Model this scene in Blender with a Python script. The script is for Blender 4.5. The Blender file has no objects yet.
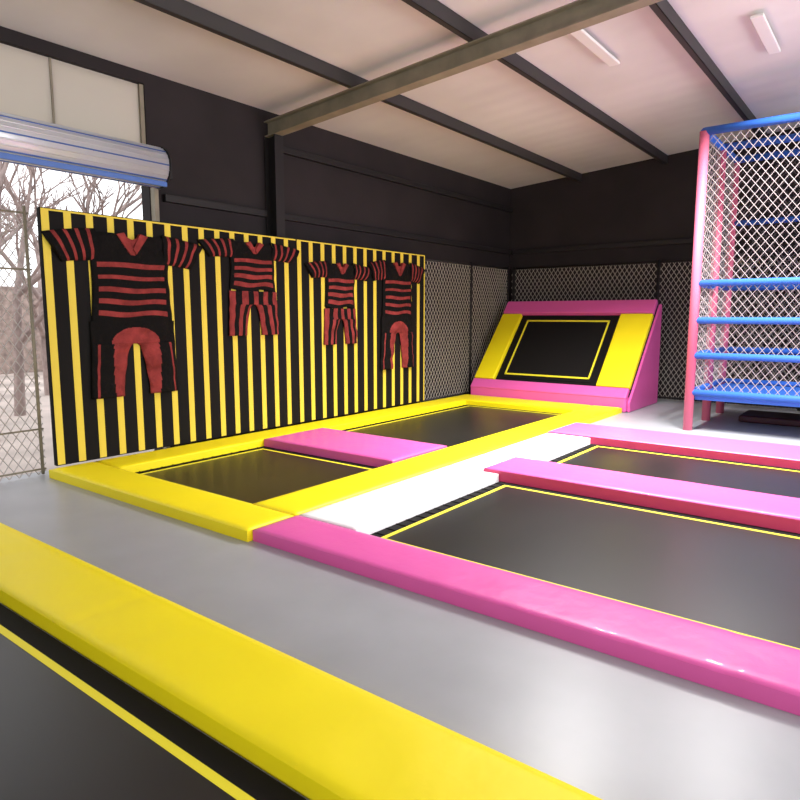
import bpy, bmesh, math, random
from mathutils import Vector, Matrix, noise
random.seed(4)
SC=bpy.context.scene
COL=SC.collection

# ------------------------------------------------------------ materials
def mat(name,col,rough=.6,metal=0,spec=.5,bump=None,var=None,coat=0):
    m=bpy.data.materials.new(name);m.use_nodes=True
    nt=m.node_tree;b=nt.nodes['Principled BSDF']
    b.inputs['Base Color'].default_value=(*col,1)
    b.inputs['Roughness'].default_value=rough
    b.inputs['Metallic'].default_value=metal
    b.inputs['Specular IOR Level'].default_value=spec
    b.inputs['Coat Weight'].default_value=coat
    tc=nt.nodes.new('ShaderNodeTexCoord')
    if bump:
        n=nt.nodes.new('ShaderNodeTexNoise');n.inputs['Scale'].default_value=bump[0];n.inputs['Detail'].default_value=4
        nt.links.new(tc.outputs['Object'],n.inputs['Vector'])
        bp=nt.nodes.new('ShaderNodeBump');bp.inputs['Strength'].default_value=bump[1];bp.inputs['Distance'].default_value=bump[2]
        nt.links.new(n.outputs['Fac'],bp.inputs['Height']);nt.links.new(bp.outputs['Normal'],b.inputs['Normal'])
    if var:
        n=nt.nodes.new('ShaderNodeTexNoise');n.inputs['Scale'].default_value=var[0];n.inputs['Detail'].default_value=6
        nt.links.new(tc.outputs['Object'],n.inputs['Vector'])
        cr=nt.nodes.new('ShaderNodeValToRGB')
        cr.color_ramp.elements[0].position=.3;cr.color_ramp.elements[1].position=.7
        cr.color_ramp.elements[0].color=(*[c*(1-var[1]) for c in col],1)
        cr.color_ramp.elements[1].color=(*[min(1,c*(1+var[1])) for c in col],1)
        nt.links.new(n.outputs['Fac'],cr.inputs['Fac']);nt.links.new(cr.outputs['Color'],b.inputs['Base Color'])
    return m
M={}
M['yellow']=mat('vinyl_yellow',(.92,.76,.006),.5,spec=.4,bump=(6,.22,.02))
M['pink']=mat('vinyl_pink',(.72,.11,.39),.42,spec=.4,bump=(6,.28,.025),coat=.05)
M['white']=mat('vinyl_white',(.9,.89,.9),.4,bump=(5,.15,.02),coat=.1)
M['redside']=mat('vinyl_crimson',(.62,.045,.14),.5,bump=(5,.25,.02))
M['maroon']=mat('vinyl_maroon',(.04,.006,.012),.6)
M['black']=mat('vinyl_black',(.007,.006,.006),.75,spec=.15)
M['jump']=mat('trampoline_bed',(.010,.0095,.009),.34,spec=.62,bump=(260,.2,.002),var=(1.5,.25))
M['line']=mat('line_yellow',(.85,.75,.03),.55)
M['stripe']=mat('stripe_yellow',(.76,.58,.06),.6,spec=.3)
M['floor']=mat('floor_vinyl',(.33,.34,.365),.34,spec=.6,bump=(30,.1,.003),var=(2.5,.06))
M['wall']=mat('dark_sheet_wall',(.020,.0155,.0165),.75,spec=.25,bump=(3,.2,.02),var=(1.2,.25))
M['steel']=mat('dark_steel',(.02,.018,.019),.5,.2,spec=.3)
M['beam']=mat('rafter_paint',(.22,.19,.135),.55,.0,var=(4,.2))
M['purlin']=mat('purlin_steel',(.03,.027,.027),.6,.1)
M['alu']=mat('shutter_metal',(.62,.64,.68),.3,.35,var=(2,.06))
M['alub']=mat('shutter_blue',(.06,.14,.42),.35,.1)
M['whitep']=mat('painted_white',(.7,.7,.68),.5)
M['net']=mat('net_cord',(.42,.38,.33),.8)
M['netw']=mat('net_cord_pale',(.32,.28,.28),.7)
M['netl']=mat('net_cord_grey',(.40,.36,.34),.7)
M['netd']=mat('net_cord_dark',(.11,.095,.095),.7)
M['bluef']=mat('foam_blue',(.03,.14,.58),.55)
M['pinkf']=mat('foam_pink',(.62,.13,.22),.55)
M['sred']=mat('suit_red',(.24,.034,.032),.8,spec=.15,bump=(18,.6,.03),var=(9,.3))
M['sblk']=mat('suit_black',(.006,.005,.005),.85,spec=.12,bump=(18,.6,.03))
M['bark']=mat('bark',(.34,.26,.24),.9,var=(6,.3))
M['earth']=mat('outside_ground',(.5,.42,.38),.95,var=(.8,.3))
M['leaf']=mat('hedge_twigs',(.34,.26,.23),.9,var=(6,.4))
def ceilmat():
    m=mat('roof_sheet',(.62,.60,.585),.6,var=(.6,.1))
    nt=m.node_tree;b=nt.nodes['Principled BSDF']
    w=nt.nodes.new('ShaderNodeTexWave');w.bands_direction='X';w.inputs['Scale'].default_value=.9
    tc=nt.nodes.new('ShaderNodeTexCoord');nt.links.new(tc.outputs['Object'],w.inputs['Vector'])
    bp=nt.nodes.new('ShaderNodeBump');bp.inputs['Strength'].default_value=.12;bp.inputs['Distance'].default_value=.02
    nt.links.new(w.outputs['Fac'],bp.inputs['Height']);nt.links.new(bp.outputs['Normal'],b.inputs['Normal'])
    return m
M['ceil']=ceilmat()
def transl():
    m=bpy.data.materials.new('translucent_panel');m.use_nodes=True;nt=m.node_tree
    nt.nodes.clear();o=nt.nodes.new('ShaderNodeOutputMaterial')
    t=nt.nodes.new('ShaderNodeBsdfTranslucent');d=nt.nodes.new('ShaderNodeBsdfDiffuse');x=nt.nodes.new('ShaderNodeMixShader')
    t.inputs['Color'].default_value=(.75,.70,.63,1);d.inputs['Color'].default_value=(.6,.57,.52,1);x.inputs['Fac'].default_value=.55
    nt.links.new(t.outputs[0],x.inputs[2]);nt.links.new(d.outputs[0],x.inputs[1]);nt.links.new(x.outputs[0],o.inputs[0]);return m
M['transl']=transl()

# ------------------------------------------------------------ helpers
def obj(name,bm,mats,parent=None,smooth=False):
    me=bpy.data.meshes.new(name);bmesh.ops.recalc_face_normals(bm,faces=bm.faces[:]);bm.to_mesh(me);bm.free()
    for k in mats: me.materials.append(M[k])
    if smooth:
        for p in me.polygons:p.use_smooth=True
    o=bpy.data.objects.new(name,me);COL.objects.link(o)
    if parent:o.parent=parent
    return o
def empty(name,loc=(0,0,0)):
    e=bpy.data.objects.new(name,None);COL.objects.link(e);e.location=loc;return e
def merge(bm,t):
    me=bpy.data.meshes.new('tmp');t.to_mesh(me);t.free();bm.from_mesh(me);bpy.data.meshes.remove(me)
def box(bm,a,b,mi=0,bev=0):
    t=bmesh.new()
    c=[(a[i]+b[i])/2 for i in range(3)];s=[abs(b[i]-a[i]) for i in range(3)]
    bmesh.ops.create_cube(t,size=1,matrix=Matrix.Translation(c)@Matrix.Diagonal((*s,1)))
    if bev: bmesh.ops.bevel(t,geom=t.edges[:],offset=bev,segments=3,affect='EDGES',profile=.5)
    for f in t.faces:f.material_index=mi
    merge(bm,t)
def tube(bm,p,q,r,mi=0,n=12,r2=None,caps=True):
    p=Vector(p);q=Vector(q);d=q-p;L=d.length
    t=bmesh.new()
    mt=Matrix.Translation((p+q)/2)@d.to_track_quat('Z','Y').to_matrix().to_4x4()
    bmesh.ops.create_cone(t,cap_ends=caps,segments=n,radius1=r,radius2=r if r2 is None else r2,depth=L,matrix=mt)
    for f in t.faces:
        f.material_index=mi
        if n>5:f.smooth=len(f.verts)==4
    merge(bm,t)
def prism(verts,faces,P,Q,r,ax):
    d=(Q-P).normalized();n1=d.cross(ax).normalized()*r;n2=ax*r
    k=len(verts)
    for X in (P,Q):
        verts.extend([X+n1,X+n2,X-n1,X-n2])
    for i in range(4):
        j=(i+1)%4;faces.append((k+i,k+j,k+4+j,k+4+i))
def net(name,O,U,V,L,H,s,r,m,parent=None,k=1.5):
    O=Vector(O);U=Vector(U);V=Vector(V);ax=U.cross(V).normalized()
    vs=[];fs=[]
    for sg in (1,-1):
        c=-H/k if sg==1 else 0
        end=L if sg==1 else L+H/k
        while c<end:
            if sg==1:
                u0=max(0,c);u1=min(L,c+H/k);v0=k*(u0-c);v1=k*(u1-c)
            else:
                u0=max(0,c-H/k);u1=min(L,c);v0=-k*(u0-c);v1=-k*(u1-c)
            if u1-u0>.005: prism(vs,fs,O+U*u0+V*v0,O+U*u1+V*v1,r,ax)
            c+=s
    me=bpy.data.meshes.new(name);me.from_pydata([tuple(v) for v in vs],[],fs);me.materials.append(M[m])
    o=bpy.data.objects.new(name,me);COL.objects.link(o)
    if parent:o.parent=parent
    return o

def pad(x0,x1,y0,y1,m,z0=0.0,z1=.085,seg=20,side=None,name='safety_pad'):
    """padded vinyl cushion: pillowed top, soft seams along its length"""
    bm=bmesh.new();mats=[m,side or m]
    lx=(x1-x0)>(y1-y0);L=(x1-x0) if lx else (y1-y0)
    nseg=max(1,round(L/seg))
    g=.002
    a=(x0+g,y0+g);b=(x1-g,y1-g)
    nx=max(4,int((b[0]-a[0])/.04));ny=max(4,int((b[1]-a[1])/.04))
    t=bmesh.new();top=[]
    for iy in range(ny+1):
        row=[]
        for ix in range(nx+1):
            X=a[0]+(b[0]-a[0])*ix/nx;Y=a[1]+(b[1]-a[1])*iy/ny
            ed=min(X-a[0],b[0]-X,Y-a[1],b[1]-Y)
            z=z1-.012*math.exp(-ed/.02)+.006*noise.noise(Vector((X*3.3,Y*3.3,z1)))*min(1,ed/.1)+.003
            w=(X-a[0]) if lx else (Y-a[1])
            for k in range(1,nseg):
                z-=.007*math.exp(-((w-L*k/nseg)/.02)**2)
            row.append(t.verts.new((X,Y,z)))
        top.append(row)
    for iy in range(ny):
        for ix in range(nx):
            f=t.faces.new((top[iy][ix],top[iy][ix+1],top[iy+1][ix+1],top[iy+1][ix]));f.smooth=True
    ring=[top[0][i] for i in range(nx+1)]+[top[j][nx] for j in range(1,ny+1)]+[top[ny][i] for i in range(nx-1,-1,-1)]+[top[j][0] for j in range(ny-1,0,-1)]
    low=[t.verts.new((v.co.x,v.co.y,z0+.001)) for v in ring]
    for k in range(len(ring)):
        f=t.faces.new((ring[k],low[k],low[(k+1)%len(ring)],ring[(k+1)%len(ring)]));f.material_index=1
    t.faces.new(low)
    merge(bm,t)
    return obj(name,bm,mats)

# ------------------------------------------------------------ shell
XB=12.1; YL=6.5; YR=-3.6; XN=-4.5
def roofz(y): return 4.02+(YL-y)*.073
bm=bmesh.new();box(bm,(XN,YR,-.12),(XB,YL,0));obj('floor',bm,['floor'])
bm=bmesh.new();box(bm,(-25,YL+.16,-.4),(40,45,-.15));obj('ground',bm,['earth'])
bm=bmesh.new()
WY0,WY1,WZ0,WZ1=-3.0,1.0,2.95,3.95  # opening for an unseen high window, added to put glare on the beds
box(bm,(XB,WY1,-.12),(XB+.15,YL+.15,4.95));box(bm,(XB,YR,-.12),(XB+.15,WY0,4.95))
box(bm,(XB,WY0,-.12),(XB+.15,WY1,WZ0));box(bm,(XB,WY0,WZ1),(XB+.15,WY1,4.95))
obj('wall_back',bm,['wall'])
bm=bmesh.new()
for k in range(5):
    y=WY0+.03+(WY1-WY0-.1)*k/4;box(bm,(XB+.05,y,WZ0+.002),(XB+.1,y+.04,WZ1-.002))
box(bm,(XB+.05,WY0+.002,WZ0+.002),(XB+.1,WY1-.002,WZ0+.04));box(bm,(XB+.05,WY0+.002,WZ1-.04),(XB+.1,WY1-.002,WZ1-.002))
obj('added_window',bm,['whitep'])  # frame of the added window
bm=bmesh.new()
box(bm,(4.05,YL,-.12),(XB,YL+.15,4.02));box(bm,(XN,YL,-.12),(.4,YL+.15,4.02))
box(bm,(.4,YL,3.9),(4.05,YL+.15,4.02))
obj('wall_left',bm,['wall'])
bm=bmesh.new();box(bm,(.42,YL+.04,3.24),(4.02,YL+.06,3.89));
for x in (1.3,2.2,3.1): box(bm,(x,YL+.03,3.24),(x+.02,YL+.08,3.89),1)
box(bm,(.42,YL+.03,3.22),(4.04,YL+.1,3.25),1);box(bm,(4.0,YL+.01,3.22),(4.045,YL+.1,3.89),1)
obj('window_1',bm,['transl','beam'])
bm=bmesh.new()
box(bm,(XN,YR-.15,-.12),(XB,YR,.9));box(bm,(XN,YR-.15,3.7),(XB,YR,4.8))
for x in (XN,-.2,3.7,7.6,XB-.4): box(bm,(x,YR-.15,.9),(x+.3,YR,3.7))
obj('wall_right',bm,['wall'])
bm=bmesh.new()
box(bm,(XN-.15,YR,-.12),(XN,-1.5,4.7));box(bm,(XN-.15,2.5,-.12),(XN,YL,4.02));box(bm,(XN-.15,-1.5,2.8),(XN,2.5,4.3))
obj('wall_front',bm,['wall'])
bm=bmesh.new()
vs=[bm.verts.new(v) for v in [(XN-.3,YL+.3,roofz(YL+.3)),(XB+.3,YL+.3,roofz(YL+.3)),(XB+.3,YR-.3,roofz(YR-.3)),(XN-.3,YR-.3,roofz(YR-.3))]]
vs2=[bm.verts.new(v.co+Vector((0,0,.12))) for v in vs]
bm.faces.new(vs);bm.faces.new(vs2)
for i in range(4): bm.faces.new((vs[i],vs[(i+1)%4],vs2[(i+1)%4],vs2[i]))
obj('ceiling',bm,['ceil'])
for y in (5.04,3.5,1.98,.46,-1.06,-2.6):
    bm=bmesh.new();z=roofz(y)
    box(bm,(XN,y-.035,z-.14),(XB-.005,y-.027,z-.003));box(bm,(XN,y-.035,z-.14),(XB-.005,y+.03,z-.132));box(bm,(XN,y-.035,z-.014),(XB-.005,y+.03,z-.006))
    obj('roof_purlin',bm,['purlin'])
def frame(x):
    e=empty('portal_frame',(0,0,0))
    bm=bmesh.new()
    def sl(y0,y1,dz0,dz1,w):
        t=bmesh.new();v=[]
        for y in (y0,y1):
            for (xx,dz) in ((x-w,dz0),(x+w,dz0),(x+w,dz1),(x-w,dz1)): v.append(t.verts.new((xx,y,roofz(y)+dz)))
        for q in ((0,1,2,3),(4,5,6,7),(0,1,5,4),(1,2,6,5),(2,3,7,6),(3,0,4,7)): t.faces.new([v[i] for i in q])
        merge(bm,t)
    sl(YR+.05,YL-.02,-.33,-.317,.07);sl(YR+.05,YL-.02,-.317,-.157,.008);sl(YR+.05,YL-.02,-.157,-.144,.07)
    obj('rafter',bm,['beam'],e)
    bm=bmesh.new()
    box(bm,(x-.07,YL-.21,.001),(x+.07,YL-.198,3.70));box(bm,(x-.008,YL-.198,.001),(x+.008,YL-.03,3.70));box(bm,(x-.07,YL-.03,.001),(x+.07,YL-.015,3.70))
    obj('column',bm,['steel'],e)
frame(5.72);frame(-.9)
for z in (2.72,3.55):
    bm=bmesh.new()
    if z<3: box(bm,(4.2,YL-.07,z),(5.62,YL-.003,z+.08),0,.006)
    box(bm,(5.82,YL-.07,z),(XB-.01,YL-.003,z+.08),0,.006);obj('wall_girt',bm,['steel'])
bm=bmesh.new();box(bm,(XB-.07,YR+.1,2.72),(XB-.003,YL-.1,2.80),0,.006);obj('wall_girt',bm,['steel'])

# roller shutter
e=empty('roller_shutter')
bm=bmesh.new();tube(bm,(.45,6.2,3.0),(3.98,6.2,3.0),.195,0,48)
for k in range(24):
    a=k/24*2*math.pi
    tube(bm,(.45,6.2+.193*math.cos(a),3.0+.193*math.sin(a)),(3.98,6.2+.193*math.cos(a),3.0+.193*math.sin(a)),.008,1 if k%3==0 else 0,6)
obj('rolled_curtain',bm,['alu','alub'],e)
bm=bmesh.new();tube(bm,(3.985,6.2,3.0),(4.0,6.2,3.0),.21,0,40);tube(bm,(3.98,6.2,3.0),(4.05,6.2,3.0),.05,0,16);box(bm,(4.05,6.1,2.9),(4.075,6.498,3.1))
obj('end_bracket',bm,['steel'],e)
bm=bmesh.new();box(bm,(.45,6.04,2.79),(3.97,6.07,2.84),0,.004);obj('bottom_rail',bm,['alub'],e)
bm=bmesh.new();box(bm,(4.06,6.42,.001),(4.11,6.498,2.85),0,.004);box(bm,(.32,6.42,.001),(.38,6.498,2.85),0,.004);obj('guide_rails',bm,['beam'],e)

# ------------------------------------------------------------ trampolines
def trampoline(x0,x1,y0,y1,ins=.10):
    bm=bmesh.new()
    box(bm,(x0,y0,.001),(x1,y1,.010),0)
    i=ins;w=.035
    a,b,c,d=x0+i,x1-i,y0+i,y1-i
    for q in ((a,c,b,c+w),(a,d-w,b,d),(a,c+w,a+w,d-w),(b-w,c+w,b,d-w)):
        box(bm,(q[0],q[1],.010),(q[2],q[3],.014),1)
    box(bm,(a+w,c+w,.010),(b-w,d-w,.012),2)
    n=int((x1-x0)/.12)
    for k in range(n):
        xx=x0+.06+k*.12
        for (ya,yb) in ((y0,y0+i),(y1-i,y1)): tube(bm,(xx,ya+.005,.013),(xx,yb-.005,.013),.004,0,6)
    return obj('trampoline',bm,['black','line','jump'])
trampoline(3.12,4.84,3.83,5.70)
trampoline(5.82,9.24,3.83,5.70)
trampoline(3.14,5.09,-1.5,2.78)
trampoline(5.74,7.27,-1.5,2.78)
trampoline(-.9,1.28,.2,5.6)
YB=3.345
pad(2.68,3.11,YB,6.18,'yellow')
pad(3.115,9.97,YB,3.82,'yellow')
pad(3.115,9.24,5.71,6.18,'yellow')
pad(9.25,9.97,3.825,6.18,'yellow')
pad(4.85,5.81,3.825,5.705,'pink',z1=.10)
pad(2.72,3.13,-2.4,YB-.005,'pink',seg=3)
pad(3.14,5.09,2.79,YB-.005,'white')
pad(5.10,5.73,2.97,YB-.005,'white')
pad(5.74,7.27,2.79,YB-.005,'white')
pad(5.10,5.73,-2.4,2.96,'pink',side='redside',z1=.11)
pad(7.28,8.12,-2.4,YB-.005,'pink',side='redside',z1=.10)
pad(3.14,5.09,-2.0,-1.51,'white');pad(5.74,7.27,-2.0,-1.51,'white')
pad(1.29,1.76,-.3,6.18,'yellow',seg=3.3)
pad(-1.4,-.91,-.3,6.18,'yellow',seg=3.3)
pad(-.9,1.28,-.3,.19,'yellow');pad(-.9,1.28,5.61,6.18,'yellow')

# ------------------------------------------------------------ striped velcro wall
YP=6.20
def stripe_panel(x0,x1):
    bm=bmesh.new()
    z0,z1=.09,2.46;y0,y1=YP,YP+.06
    box(bm,(x0,y0,z0),(x1,y1,z1),0,.004)
    per=.211;n=round((x1-x0)/per);per=(x1-x0)/n
    for k in range(n):
        a=x0+k*per+ (0.008 if k==0 else 0)
        box(bm,(a,y0-.004,z0+.01),(a+.068,y0+.01,z1-.01),1)
    if x1>8: box(bm,(x1-.03,y0-.004,z0+.01),(x1-.006,y0+.01,z1-.01),1)
    box(bm,(x0+.01,y0-.003,z1-.024),(x1-.01,y0+.01,z1-.008),1)
    return obj('striped_velcro_panel',bm,['black','stripe'])
stripe_panel(2.77,5.885);stripe_panel(5.89,8.71)

# ------------------------------------------------------------ velcro suits
def suit(cx,top,waist,bot,half,tf=.50,y=YP-.012,full=True):
    bm=bmesh.new()
    H=top-waist
    tw=half*tf
    def loft(rows,cols,fn,colour):
        g=[[bm.verts.new(fn(i/rows,j/cols)) for j in range(cols+1)] for i in range(rows+1)]
        for i in range(rows):
            for j in range(cols):
                f=bm.faces.new((g[i][j],g[i][j+1],g[i+1][j+1],g[i+1][j]));f.smooth=True
                f.material_index=colour(i,j,rows,cols)
        for i in range(rows):
            for j in (0,cols):
                a=g[i][j].co;b=g[i+1][j].co
                v=[bm.verts.new((a.x,y,a.z)),bm.verts.new((b.x,y,b.z))]
                bm.faces.new((g[i][j],g[i+1][j],v[1],v[0])).material_index=1
        for j in range(cols):
            a=g[rows][j].co;b=g[rows][j+1].co
            v=[bm.verts.new((a.x,y,a.z)),bm.verts.new((b.x,y,b.z))]
            bm.faces.new((g[rows][j],g[rows][j+1],v[1],v[0])).material_index=1
    def bul(s,X,Zz,d=.040):
        return min(y-.004,y-.012-d*max(0,math.sin(math.pi*s))**.6-.022*noise.noise(Vector((X*6,Zz*9,cx))))
    def ft(u,v):
        w=tw*(1.0-.06*math.sin(u*math.pi))*(1 if u>.12 else (.82+.18*u/.12))
        z=top-u*H
        if u<.10: z-=.05*max(0,1-abs(v-.5)/.20)*(1-u/.10)
        X=cx+(v-.5)*2*w
        z-=.012*math.sin(v*9+u*5)*u
        return Vector((X,bul(v,X,z),z))
    nst=11 if full else 9
    def ct(i,j,R,Cc):
        u=(i+.5)/R;v=(j+.5)/Cc
        if u<.26: return 0 if abs(v-.5)<.20*(1-u/.26) else 1
        k=(u-.26)/.74*nst
        return 0 if int(k)%2==1 and (k-int(k)<.8 or not full) and (.06<v<.94) else 1
    loft(90,30,ft,ct)
    for s in (-1,1):
        A=Vector((cx+s*tw*.80,0,top-.14*H));B=Vector((cx+s*half,0,top-.16*H))
        hA=.13*H+.02;hB=.115*H+.012
        def fs(u,v,s=s,A=A,B=B,hA=hA,hB=hB):
            c=A.lerp(B,u);h=(hA*(1-u)+hB*u)*1.15
            z=c.z+(v-.5)*2*h-.04*H*u*u;X=c.x+(v-.5)*.22*s*half*u
            return Vector((X,bul(v,X,z,.035),z))
        def cs(i,j,R,Cc):
            u=(i+.5)/R
            return 0 if (int(u*9)%2==1 and u*9-int(u*9)<.7) else 1
        loft(54,10,fs,cs)
    zt=waist-.012 if not full else waist+.02
    Lh=zt-bot;lw=tw*1.04
    def fh(u,v):
        X=cx+(v-.5)*2*lw;z=zt-u*Lh*.30
        return Vector((X,bul(v,X,z),z))
    def ch(i,j,R,Cc):
        v=(j+.5)/Cc;u=(i+.5)/R
        if full:
            d=math.hypot((v-.5)/.29,(1-u)/.72);return 0 if d<1 else 1
        return 0 if int(v*9)%2==0 else 1
    loft(36,80,fh,ch)
    for s in (-1,1):
        def fl(u,v,s=s):
            inner=lw*(.05+.26*min(1,u*1.2)**.5);outer=lw*(1.0+.06*u)
            X=cx+s*(inner+(outer-inner)*v);z=zt-Lh*.30-u*Lh*.70
            return Vector((X,bul(v,X,z,.040),z))
        def cl(i,j,R,Cc):
            v=(j+.5)/Cc;u=(i+.5)/R
            if full: return 0 if v<.50*(1-.40*u) or .80<v<.86 else 1
            return 0 if int(v*5)%2==0 else 1
        loft(24,30,fl,cl)
    for s in (-1,1):
        t=[(cx+s*.20*tw,top+.012),(cx+s*.38*tw,top-.01),(cx+s*.08*tw,top-.22*H),(cx+s*.0*tw,top-.16*H)]
        v=[bm.verts.new((q[0],y-.064,q[1])) for q in t];w2=[bm.verts.new((q[0],y-.02,q[1])) for q in t]
        bm.faces.new(v).material_index=0
        for i in range(4):bm.faces.new((v[i],v[(i+1)%4],w2[(i+1)%4],w2[i])).material_index=0
    return obj('velcro_suit',bm,['sred','sblk'])
suit(3.61,2.29,1.42,.69,.765,tf=.57)
suit(5.16,2.34,1.79,1.26,.69,full=False)
suit(6.68,2.19,1.60,1.10,.61,full=False)
suit(7.96,2.28,1.45,.68,.63,tf=.60)

# ------------------------------------------------------------ inclined trampoline
e=empty('inclined_trampoline')
x0,x1=10.0,11.42;ya,yb=3.30,6.10;zb,zt_=.12,1.70
def rampbox(u0,u1,v0,v1,h0,h1,bm,mi=0,bev=.02):
    d=Vector((x1-x0,0,zt_-zb));L=d.length;d.normalize();n=Vector((-d.z,0,d.x))
    t=bmesh.new();vs=[]
    for h in (h0,h1):
        for (u,v) in ((u0,v0),(u1,v0),(u1,v1),(u0,v1)):
            vs.append(t.verts.new(Vector((x0,v,zb))+d*(u*L)+n*h))
    for q in ((3,2,1,0),(4,5,6,7),(0,1,5,4),(1,2,6,5),(2,3,7,6),(3,0,4,7)):t.faces.new([vs[i] for i in q])
    bmesh.ops.recalc_face_normals(t,faces=t.faces[:])
    if bev:bmesh.ops.bevel(t,geom=t.edges[:],offset=bev,segments=3,affect='EDGES',profile=.5)
    for f in t.faces:f.material_index=mi
    merge(bm,t)
bm=bmesh.new();rampbox(.02,1,ya,yb,-.02,.02,bm,0,0);obj('bed_frame',bm,['black'],e)
bm=bmesh.new();rampbox(.17,.83,ya+.66,yb-.50,.02,.03,bm,0,0);obj('jump_bed',bm,['black'],e)
bm=bmesh.new()
for q in ((.20,.215,ya+.70,yb-.54),(.785,.80,ya+.70,yb-.54),(.2,.80,ya+.70,ya+.73),(.2,.80,yb-.57,yb-.54)): rampbox(*q,.03,.036,bm,0,0)
obj('bed_line',bm,['line'],e)
bm=bmesh.new();rampbox(.13,.855,ya,ya+.54,.0,.09,bm);obj('side_pad_1',bm,['yellow'],e)
bm=bmesh.new();rampbox(.13,.855,yb-.40,yb,.0,.09,bm);obj('side_pad_2',bm,['yellow'],e)
bm=bmesh.new();rampbox(.86,1.0,ya,yb,.0,.10,bm);obj('top_pad',bm,['pink'],e)
bm=bmesh.new();box(bm,(9.99,ya,.001),(10.22,yb,.26),0,.03);rampbox(.03,.125,ya,yb,.0,.09,bm);obj('bottom_pad',bm,['pink'],e)
for k,(y0_,y1_) in enumerate(((ya-.04,ya-.003),(yb+.003,yb+.03))):
    bm=bmesh.new();t=bmesh.new()
    pts=[(10.05,.002),(11.5,.002),(11.5,1.68),(11.42,1.68),(10.05,.15)]
    A=[t.verts.new((p[0],y0_,p[1])) for p in pts];B=[t.verts.new((p[0],y1_,p[1])) for p in pts]
    t.faces.new(A);t.faces.new(B)
    for i in range(5):t.faces.new((A[i],A[(i+1)%5],B[(i+1)%5],B[i]))
    bmesh.ops.recalc_face_normals(t,faces=t.faces[:]);bmesh.ops.bevel(t,geom=t.edges[:],offset=.01,segments=2,affect='EDGES')
    merge(bm,t);obj('side_panel_%d'%(k+1),bm,['pink'],e)
bm=bmesh.new();
for y in (ya+.1,(ya+yb)/2,yb-.1): tube(bm,(11.47,y,.001),(11.47,y,1.62),.03)
obj('support_legs',bm,['steel'],e)

# ------------------------------------------------------------ net fences
def fence(O,U,L,H,s,r,posts,bars,m='net',pr=.03,pm='steel'):
    e=empty('safety_net')
    O=Vector(O);U=Vector(U)
    net('mesh',O,U,(0,0,1),L,H,s,r,m,e)
    bm=bmesh.new()
    for p in posts:tube(bm,O+U*p,O+U*p+Vector((0,0,H+.04)),pr)
    for z in bars:tube(bm,O+Vector((0,0,z)),O+U*L+Vector((0,0,z)),pr*.6)
    obj('poles',bm,[pm],e)
fence((8.76,6.34,.01),(1,0,0),3.05,2.4,.085,.0045,(.03,1.6,3.0),(2.4,.05))
fence((11.85,-3.4,.01),(0,1,0),9.7,2.4,.085,.0045,(.05,2.3,4.6,6.85,9.65),(2.4,.05))
fence((.45,6.34,.01),(1,0,0),2.28,2.42,.085,.0045,(.03,2.25),(2.4,1.9,.43,.05),'netl',.015,'beam')

# ------------------------------------------------------------ playground cage
e=empty('play_cage')
cx0,cx1,cy0,cy1=9.0,10.9,-2.6,2.15;TH=3.76
bm=bmesh.new()
for x in (cx0,10.0,cx1):
    for y in (cy1,.55,-1.05,cy0):
        tube(bm,(x,y,.001),(x,y,TH),.058,0,20)
obj('foam_posts',bm,['pinkf'],e)
bm=bmesh.new()
for z in (TH,1.9,1.43,.98,.5):
    r=.05 if z in (TH,) else .042
    for x in (cx0,cx1): tube(bm,(x,cy0,z),(x,cy1,z),r,0,16)
    for y in (cy1,cy0): tube(bm,(cx0,y,z),(cx1,y,z),r,0,16)
tube(bm,(10.0,cy0,TH),(10.0,cy1,TH),.05,0,16)
for y in (.55,-1.05): tube(bm,(cx0,y,TH),(cx1,y,TH),.05,0,16)
tube(bm,(cx1,cy0,2.85),(cx1,cy1,2.85),.042,0,16)
obj('foam_rails',bm,['bluef'],e)
bm=bmesh.new();box(bm,(cx0+.05,cy0+.05,.40),(cx1-.05,cy1-.05,.47),0,.01);obj('deck',bm,['bluef'],e)
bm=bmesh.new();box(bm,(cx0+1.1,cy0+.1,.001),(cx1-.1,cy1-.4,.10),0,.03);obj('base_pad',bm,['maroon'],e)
net('front_net',(cx0,cy0,.5),(0,1,0),(0,0,1),cy1-cy0,TH-.5,.10,.0038,'netw',e,1.25)
net('side_net',(cx0,cy1,.5),(1,0,0),(0,0,1),cx1-cx0,TH-.5,.10,.0038,'netw',e,1.25)
net('rear_net',(cx1,cy0,.5),(0,1,0),(0,0,1),cy1-cy0,TH-.5,.10,.0035,'netd',e,1.25)

# ------------------------------------------------------------ outside trees
def tree(x,y,h,seed):
    rnd=random.Random(seed);bm=bmesh.new()
    def br(p,d,L,r,dep):
        q=p+d*L;tube(bm,p,q,r,0,7,r*.68,False)
        if dep==0:return
        for k in range(3 if dep>1 else 4):
            nd=(d+Vector((rnd.uniform(-.8,.8),rnd.uniform(-.8,.8),rnd.uniform(-.15,.6)))).normalized()
            br(q if k<2 else p.lerp(q,.6),nd,L*rnd.uniform(.55,.8),r*.62,dep-1)
    br(Vector((x,y,-.16)),Vector((rnd.uniform(-.05,.05),0,1)),h*.33,.09,5)
    obj('bare_tree',bm,['bark'])
tree(3.4,9.4,5,1);tree(4.6,11.5,6,2);tree(2.3,11.8,6,3);tree(6.2,14,6,7);tree(3.9,14.5,6,9);tree(5.2,16.5,6,12);tree(3.0,13,5,15)
bm=bmesh.new();box(bm,(-12,20,-.15),(30,20.3,2.3),0,.02)
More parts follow.
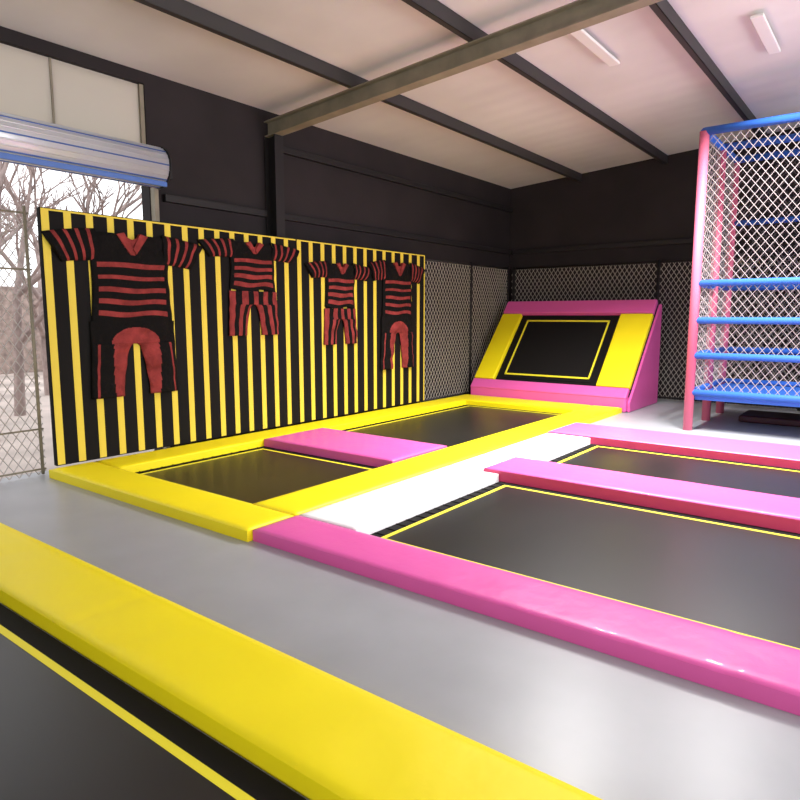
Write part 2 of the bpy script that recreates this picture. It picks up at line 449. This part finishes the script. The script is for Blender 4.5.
for k in range(14): box(bm,(-12+k*3,19.9,-.15),(-11.6+k*3,20.4,2.45),0,.02)
obj('garden_wall',bm,['leaf'])

# ------------------------------------------------------------ light
w=bpy.data.worlds.new('w');SC.world=w;w.use_nodes=True
bg=w.node_tree.nodes['Background'];bg.inputs['Color'].default_value=(.95,.97,1,1);bg.inputs['Strength'].default_value=2.1
def area(name,loc,rot,sx,sy,p,col=(1,1,1),parent=None,spread=180):
    l=bpy.data.lights.new(name,'AREA');l.shape='RECTANGLE';l.size=sx;l.size_y=sy;l.energy=p;l.color=col;l.spread=math.radians(spread)
    o=bpy.data.objects.new(name,l);o.location=loc;o.rotation_euler=rot;COL.objects.link(o)
    if parent:o.parent=parent
    return o
area('daylight_right',(5.6,YR+.1,2.2),(math.radians(85),0,0),8,2.6,430,(1,.98,.97))
area('daylight_door',(-4.3,.5,1.5),(0,math.radians(-90),0),2.6,3.6,90)
for (x,y,L,P) in ((6.8,2.75,1.3,250),(7.9,1.35,1.1,230)):  # strip lamps added to brighten the pads and streak the beds with glare
    e=empty('added_strip_lamp');z=roofz(y)-.07
    bm=bmesh.new();box(bm,(x-L/2,y-.06,z),(x+L/2,y+.06,z+.03),0,.01)
    for s in (-1,1): tube(bm,(x+s*L*.35,y,z+.02),(x+s*L*.35,y,roofz(y)-.002),.006,0,8)
    obj('added_housing',bm,['whitep'],e)
    area('added_tube_light',(x,y,z-.008),(0,0,0),L-.05,.10,P,(1,.98,.96),e,120)
# ------------------------------------------------------------ camera
az=math.radians(37.6);p=math.radians(7.45)
f=Vector((math.cos(az)*math.cos(p),math.sin(az)*math.cos(p),-math.sin(p)))
r=Vector((math.sin(az),-math.cos(az),0));u=r.cross(f)
c=bpy.data.cameras.new('camera');c.sensor_width=36;c.lens=29.25;c.clip_start=.05
o=bpy.data.objects.new('camera',c);COL.objects.link(o)
m3=Matrix((r,u,-f)).transposed();o.matrix_world=Matrix.Translation((0,0,1.5))@m3.to_4x4()
SC.camera=o
SC.view_settings.view_transform='Standard';SC.view_settings.exposure=0
